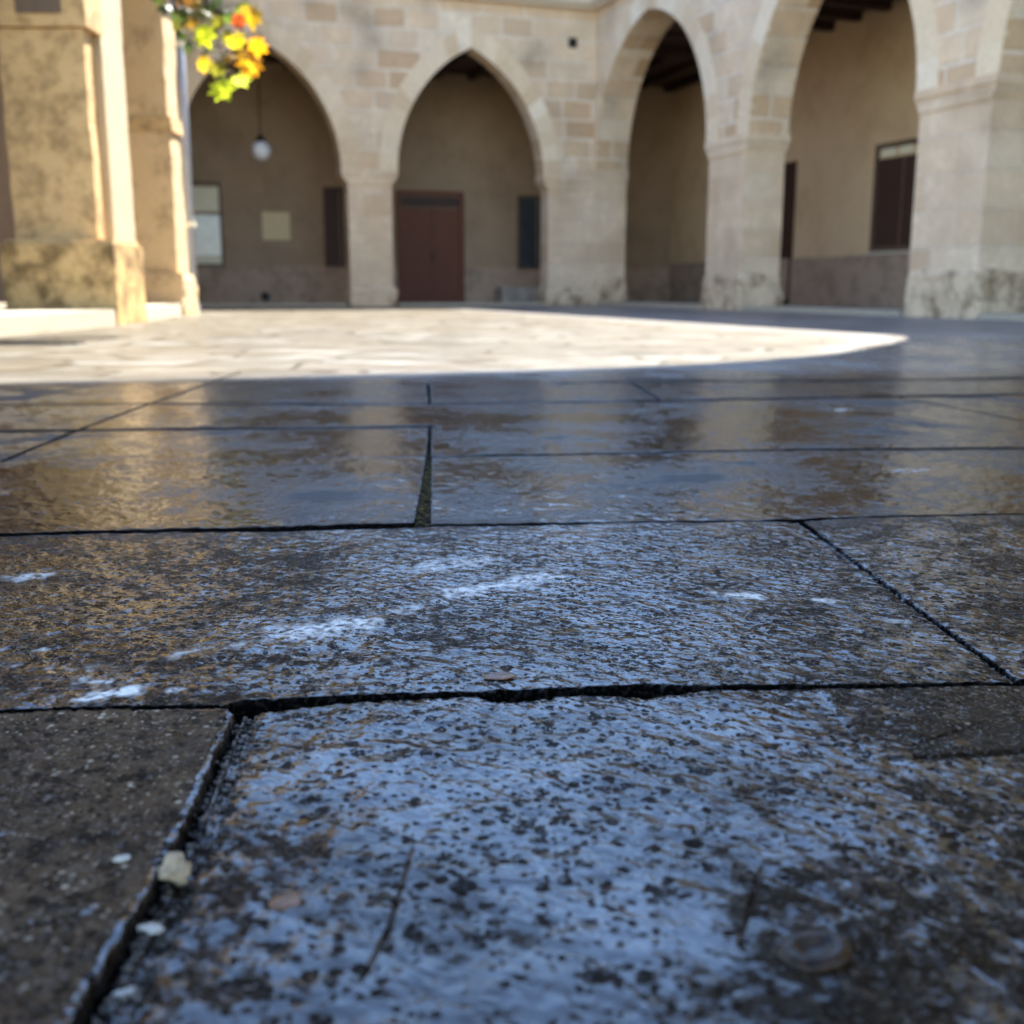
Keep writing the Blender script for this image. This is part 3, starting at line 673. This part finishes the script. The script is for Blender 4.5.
def m_paving():
    n = N('courtyard paving'); p = n.pos()
    wet, stain, joint, tone, dry, moss, far, rr, sheen = (n.attr(k) for k in ('wet', 'stain', 'joint', 'tone', 'dry', 'moss', 'far', 'rr', 'sheen'))
    V = lambda s: n.new('ShaderNodeVectorMath', {0: p, 1: s}, operation='MULTIPLY').outputs[0]
    rot = n.new('ShaderNodeVectorRotate', {'Vector': p, 'Angle': R(38)}, rotation_type='Z_AXIS').outputs[0]
    an = n.new('ShaderNodeVectorMath', {0: rot, 1: (1.0, 1.6, 1.0)}, operation='MULTIPLY').outputs[0]
    nA = n.noise(an, 46, 4, .48, .2)              # chisel ridges
    nB = n.noise(p, 210, 2, .5)                 # grain
    nC = n.noise(p, 17, 3, .5)                   # undulation
    nP = n.noise(p, 5.0, 6, .62)                 # patches
    vor = n.new('ShaderNodeTexVoronoi', {'Vector': p, 'Scale': 85.0, 'Randomness': 1.0}).outputs['Distance']
    pits = vor                 # 0 inside a pit
    # height in metres
    nG = n.noise(p, 88, 5, .62, .5)                  # grit that holds or breaks the film
    pitg = n.step(n.noise(p, 30, 2), .42, .58)
    h = n.math('MULTIPLY', n.math('SUBTRACT', nA, .5), n.mixf(sheen, .0030, .0040))
    h = n.math('ADD', h, n.math('MULTIPLY', n.math('SUBTRACT', nG, .5), n.mixf(sheen, .0036, .0046)))
    h = n.math('ADD', h, n.math('MULTIPLY', n.math('SUBTRACT', nB, .5), n.mixf(n.step(wet, .2, .5), .0016, .0003)))
    h = n.math('ADD', h, n.math('MULTIPLY', n.math('SUBTRACT', nC, .5), .0030))
    h = n.math('ADD', h, n.math('MULTIPLY', n.math('SUBTRACT', n.noise(p, 26, 4, .62), .5), n.math('MULTIPLY', sheen, .0075)))
    lev = n.math('ADD', n.math('MULTIPLY', wet, .0030), n.math('MULTIPLY', n.math('SUBTRACT', nP, .5), .0030))
    lev = n.math('SUBTRACT', lev, n.mixf(sheen, .0021, .0026))
    # the water skin itself: long swells and short combed ripples, no grain
    nS = n.noise(an, 44, 3, .45, .25)
    skin = n.math('ADD', n.math('MULTIPLY', n.math('SUBTRACT', nS, .5), n.mixf(sheen, n.mixf(n.step(rr, .84, .98), .0030, .0046), .0009)), n.math('MULTIPLY', n.math('SUBTRACT', n.noise(p, 15, 3, .5), .5), n.mixf(sheen, .0056, .0008)))
    skin = n.math('ADD', skin, n.math('MULTIPLY', n.math('SUBTRACT', nG, .5), .0006))
    surf = n.mixf(n.step(n.math('SUBTRACT', lev, h), -.0006, .0002), n.math('ADD', skin, n.math('MULTIPLY', n.math('SUBTRACT', h, lev), n.mixf(sheen, .6, .35))), skin)
    under = n.math('SUBTRACT', lev, h)
    # small open pores and scars that hold no film
    patch = n.step(n.noise(p, 11, 4, .65), .34, .66)
    pore = n.math('MULTIPLY', n.step(n.noise(an, 34, 5, .65, .5), .61, .66), .9)
    wp = n.new('ShaderNodeVectorMath', {0: p, 1: n.new('ShaderNodeVectorMath', {0: n.new('ShaderNodeTexNoise', {'Vector': p, 'Scale': 130, 'Detail': 3}).outputs[1], 1: (.008, .008, 0)}, operation='MULTIPLY').outputs[0]}, operation='ADD').outputs[0]
    for sc, k0 in ((150.0, .50), (78.0, .60), (40.0, .76)):
        vt = n.new('ShaderNodeTexVoronoi', {'Vector': wp, 'Scale': sc})
        rv = n.new('ShaderNodeSeparateColor', {0: vt.outputs['Color']}).outputs
        rad_ = n.math('MULTIPLY', n.math('SUBTRACT', n.math('ADD', rv[0], n.math('MULTIPLY', patch, .25)), k0), .85)
        pore = n.math('MAXIMUM', pore, n.step(n.math('SUBTRACT', rad_, vt.outputs['Distance']), -.05, .04))
    pore = n.math('MULTIPLY', pore, n.math('SUBTRACT', 1.0, n.math('MULTIPLY', sheen, .75)))
    surf = n.math('SUBTRACT', surf, n.math('MULTIPLY', pore, .0007))
    sub = n.math('MULTIPLY', n.step(under, n.mixf(sheen, -.0007, -.0004), n.mixf(sheen, .0003, .0002)), n.math('SUBTRACT', 1.0, pore))
    film = n.step(wet, .05, .45)
    # colour of the stone itself
    c = n.mix(tone, (.135, .080, .044), (.040, .027, .016))
    c = n.mix(n.step(nP, .40, .66), c, n.mix(.5, c, (.080, .042, .017)))
    c = n.mix(n.math('MULTIPLY', n.step(nG, .54, .68), .5), c, (.20, .145, .09))
    c = n.mix(n.math('MULTIPLY', n.step(nA, .34, .52, 1, 0), .7), c, (.022, .014, .008))
    dust = n.step(wet, .55, .15)
    c = n.mix(n.math('MULTIPLY', n.step(n.noise(p, 38, 5, .7), .50, .66), n.math('MULTIPLY', n.mixf(dust, .3, 1.0), .85)), c, (.026, .015, .007))
    for sc, lo, amt in ((115.0, .60, .85), (230.0, .50, .9)):
        vt = n.new('ShaderNodeTexVoronoi', {'Vector': p, 'Scale': sc})
        rv = n.new('ShaderNodeSeparateColor', {0: vt.outputs['Color']}).outputs
        dot = n.math('MULTIPLY', n.step(vt.outputs['Distance'], .38, .20), n.step(rv[0], lo, lo + .12))
        c = n.mix(n.math('MULTIPLY', n.math('MULTIPLY', dot, rv[1]), n.math('MULTIPLY', n.mixf(dust, .15, 1.0), amt)), c, (.60, .45, .30))
        hole = n.math('MULTIPLY', n.step(vt.outputs['Distance'], .42, .25), n.step(rv[2], .70, .80))
        c = n.mix(n.math('MULTIPLY', hole, n.math('MULTIPLY', dust, .8)), c, (.014, .009, .005))
    c = n.mix(n.math('MULTIPLY', film, .9), c, n.mix(.8, c, (.005, .0028, .0014)))
    c = n.mix(sheen, c, n.mix(sub, n.mix(nG, (.045, .040, .035), (.085, .079, .072)), (.006, .004, .0025)))
    c = n.mix(n.math('MULTIPLY', pore, .8), c, (.010, .006, .003))
    # dry paving beyond; the sun patch's light is tuned in its own colour
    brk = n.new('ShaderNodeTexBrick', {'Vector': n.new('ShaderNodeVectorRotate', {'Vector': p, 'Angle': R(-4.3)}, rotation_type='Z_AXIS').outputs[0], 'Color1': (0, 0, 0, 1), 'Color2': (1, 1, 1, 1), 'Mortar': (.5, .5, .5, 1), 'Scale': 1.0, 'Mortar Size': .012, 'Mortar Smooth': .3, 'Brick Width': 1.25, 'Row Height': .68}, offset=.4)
    sunlit_c = n.ramp(brk.outputs[0], [(0, (.17, .145, .105)), (.35, (.26, .24, .20)), (.7, (.145, .122, .088)), (1, (.30, .28, .25))])
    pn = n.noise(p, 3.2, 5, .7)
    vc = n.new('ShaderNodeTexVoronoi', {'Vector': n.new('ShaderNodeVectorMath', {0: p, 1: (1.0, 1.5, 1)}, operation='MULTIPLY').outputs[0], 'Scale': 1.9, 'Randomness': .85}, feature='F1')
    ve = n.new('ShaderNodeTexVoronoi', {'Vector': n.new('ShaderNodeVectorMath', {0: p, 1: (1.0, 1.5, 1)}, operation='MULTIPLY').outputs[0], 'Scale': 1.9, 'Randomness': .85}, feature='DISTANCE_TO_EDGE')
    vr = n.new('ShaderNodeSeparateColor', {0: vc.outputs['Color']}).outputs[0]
    sunlit_c = n.ramp(vr, [(0, (.105, .092, .07)), (.3, (.185, .165, .13)), (.6, (.145, .122, .088)), (.8, (.21, .20, .175)), (1, (.225, .205, .17))])
    sunlit_c = n.mix(n.step(ve.outputs['Distance'], .05, .015), sunlit_c, (.05, .038, .022))
    sunlit_c = n.mix(n.step(pn, .40, .62), n.mix(.7, sunlit_c, (.10, .08, .05)), sunlit_c)
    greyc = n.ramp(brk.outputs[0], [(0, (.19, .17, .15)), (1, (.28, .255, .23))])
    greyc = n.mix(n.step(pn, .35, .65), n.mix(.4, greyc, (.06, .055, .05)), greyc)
    cf = n.mix(dry, greyc, sunlit_c)
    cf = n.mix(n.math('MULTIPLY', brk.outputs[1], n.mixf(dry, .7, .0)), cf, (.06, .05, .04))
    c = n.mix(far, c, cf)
    c = n.mix(n.math('MULTIPLY', dry, n.math('SUBTRACT', 1.0, far)), c, sunlit_c)
    c = n.mix(n.math('MULTIPLY', n.math('MULTIPLY', stain, n.step(nG, .32, .58)), .92), c, (.86, .77, .66))
    c = n.mix(joint, c, n.mix(n.step(nB, .5, .65), (.002, .0016, .0014), (.012, .009, .007)))
    c = n.mix(n.math('MULTIPLY', moss, n.step(n.noise(p, 120, 3, .7), .38, .62)), c, (.060, .046, .030))
    c = n.mix(n.math('MULTIPLY', moss, n.step(n.noise(p, 70, 3), .52, .66)), c, (.12, .095, .03))
    n.out('Base Color', c)
    glint = n.math('MULTIPLY', n.step(n.noise(p, 300, 2, .5), .56, .64), n.step(wet, .08, .35))
    wetm = n.math('MULTIPLY', sub, n.step(wet, .05, .25))
    ro = n.mixf(film, n.mixf(nB, .40, .70), n.mixf(sheen, n.mixf(nB, .2, .45), .09))
    ro = n.mixf(glint, ro, .10)
    ro = n.mixf(wetm, ro, .03)
    ro = n.mixf(n.math('MAXIMUM', n.math('MULTIPLY', stain, .9), n.math('MAXIMUM', joint, dry)), ro, .62)
    ro = n.mixf(n.math('MULTIPLY', far, n.step(wet, .8, .2)), ro, .42)
    n.out('Roughness', ro); n.out('IOR', n.mixf(n.math('MAXIMUM', wetm, n.math('MULTIPLY', glint, .8)), n.mixf(sheen, 1.10, 1.20), n.mixf(n.step(nP, .38, .62), n.mixf(sheen, 1.33, 1.45), n.mixf(sheen, 1.60, 1.5))))
    sp = n.mixf(wetm, n.mixf(glint, n.mixf(sheen, .4, .5), .7), n.mixf(sheen, .9, .85))
    n.out('Specular IOR Level', n.math('MULTIPLY', sp, n.math('SUBTRACT', 1.0, joint)))
    fade = n.step(rr, 1.6, 5.0, 1.0, .85)
    n.bump(n.math('MULTIPLY', surf, fade))
    return n.m
me.materials.append(m_paving())
pv = bpy.data.objects.new('paving', me); COL.objects.link(pv); tag(pv, 'wet dark stone slabs of the courtyard, sunlit further back', 'paving', kind='structure')
def ground_z(x, y):
    i = np.argmin((X - x) ** 2 + (Y - y) ** 2); return float(H[i])

# ---- small loose things on the slabs
def pebble(name, x, y, r, flat, mat, label, cat, group=None, seed=0, sx=1.0, rz=0.0, dz=0.0, rough=.3):
    bm = bmesh.new(); bmesh.ops.create_icosphere(bm, subdivisions=4, radius=1)
    for v in bm.verts:
        d = 1 + rough * mnoise.noise(v.co * 1.1 + Vector((seed, seed * 2, 0))) + rough * .4 * mnoise.noise(v.co * 3 + Vector((seed, 0, 0)))
        v.co = Vector((v.co.x * r * sx * d, v.co.y * r * d, v.co.z * r * flat * d))
    o = build(name, bm, mat, smooth=True, loc=(x, y, ground_z(x, y) + r * flat * .45 + dz), rz=rz)
    return tag(o, label, cat, group)
pebble('stone_chip', -.210, .628, .0125, .55, 'pebble', 'beige stone chip wedged in the wide joint beside the brown front slab', 'stone chip', seed=3, sx=.75, rz=.4, rough=.6, dz=.004)
pebble('pebble', -.2075, .571, .0052, .4, 'white_pebble', 'small oblong white pebble in the wide joint just below the beige chip', 'pebble', seed=5, sx=1.3, rz=.1, rough=.7)
pebble('pebble', -.2035, .518, .0046, .4, 'white_pebble', 'small white pebble lowest in the wide front joint', 'pebble', seed=8, sx=1.2, rz=.3, rough=.7)
pebble('pebble', -.2475, .640, .0040, .5, 'white_pebble', 'tiny white pebble lying on the brown front left slab', 'pebble', seed=9, sx=1.3, rz=.5)
pebble('leaf_scrap', -.011, .978, .0095, .18, 'rust', 'rust brown leaf scrap on the wet slab just behind the black gap', 'leaf scrap', seed=2, sx=1.6, rz=.2)
pebble('leaf_scrap', -.135, .594, .0085, .15, 'rust', 'dark rust leaf scrap on the front wet slab, nearest the lower edge', 'leaf scrap', seed=4, sx=1.1, rz=.8)
# dimpled round pebble
prof = []
for i in range(14):
    t = i / 13; prof.append((.022 * math.sin(t * 2.55 + .02) / 1.0 if False else .0215 * (1 - t) ** .5 if t > 0 else .0215, .0))
rp = [(.0215, -.004), (.0225, .0), (.0218, .004), (.0195, .0072), (.016, .0085), (.0125, .0080), (.0095, .0062), (.0065, .0040), (.003, .0030), (.0005, .0028)]
bm = lathe(rp, 40)
for v in bm.verts:
    f = mnoise.noise(v.co * 90); v.co.x *= 1.05 + .05 * f; v.co.y *= .85 + .05 * f; v.co.z = v.co.z * .7 + .0005 * mnoise.noise(v.co * 120) + .12 * v.co.x
o = build('pebble', bm, 'wetbrown', smooth=True, loc=(.165, .541, ground_z(.165, .541) + .0005)); o.scale = (.88, .88, .9)
tag(o, 'round flat brown wet pebble with a dimpled top on the front slab', 'pebble')

# grit and crumbs lying in the wide joint
rg = random.Random(3); bm = bmesh.new()
ca_l = line('cA')
for i in range(420):
    y = rg.uniform(.42, .90); x = float(np.interp(-y, -ca_l[:, 1], ca_l[:, 0])) + rg.uniform(-.011, .014)
    rr_ = .0007 + .0024 * rg.random() ** 3
    mt = Matrix.Translation((x, y, ground_z(x, y) + rr_ * .3)) @ Matrix.Rotation(rg.random() * 6, 4, 'Z') @ Matrix.Diagonal((rr_ * rg.uniform(.8, 1.6), rr_ * rg.uniform(.7, 1.2), rr_ * .7, 1))
    ret = bmesh.ops.create_icosphere(bm, subdivisions=2, radius=1)
    for v in ret['verts']:
        v.co *= 1 + .35 * mnoise.noise(v.co * 1.5 + Vector((i, 0, 0))); v.co = mt @ v.co
ob = build('grit', bm, m_stone('joint grit', (.05, .034, .02), (.15, .11, .07), (.015, .01, .006), 160, (.45, .55), .8, .0005, .5), smooth=True)
tag(ob, 'grit and crumbs lying in the wide joint at the front left', 'grit', kind='stuff')
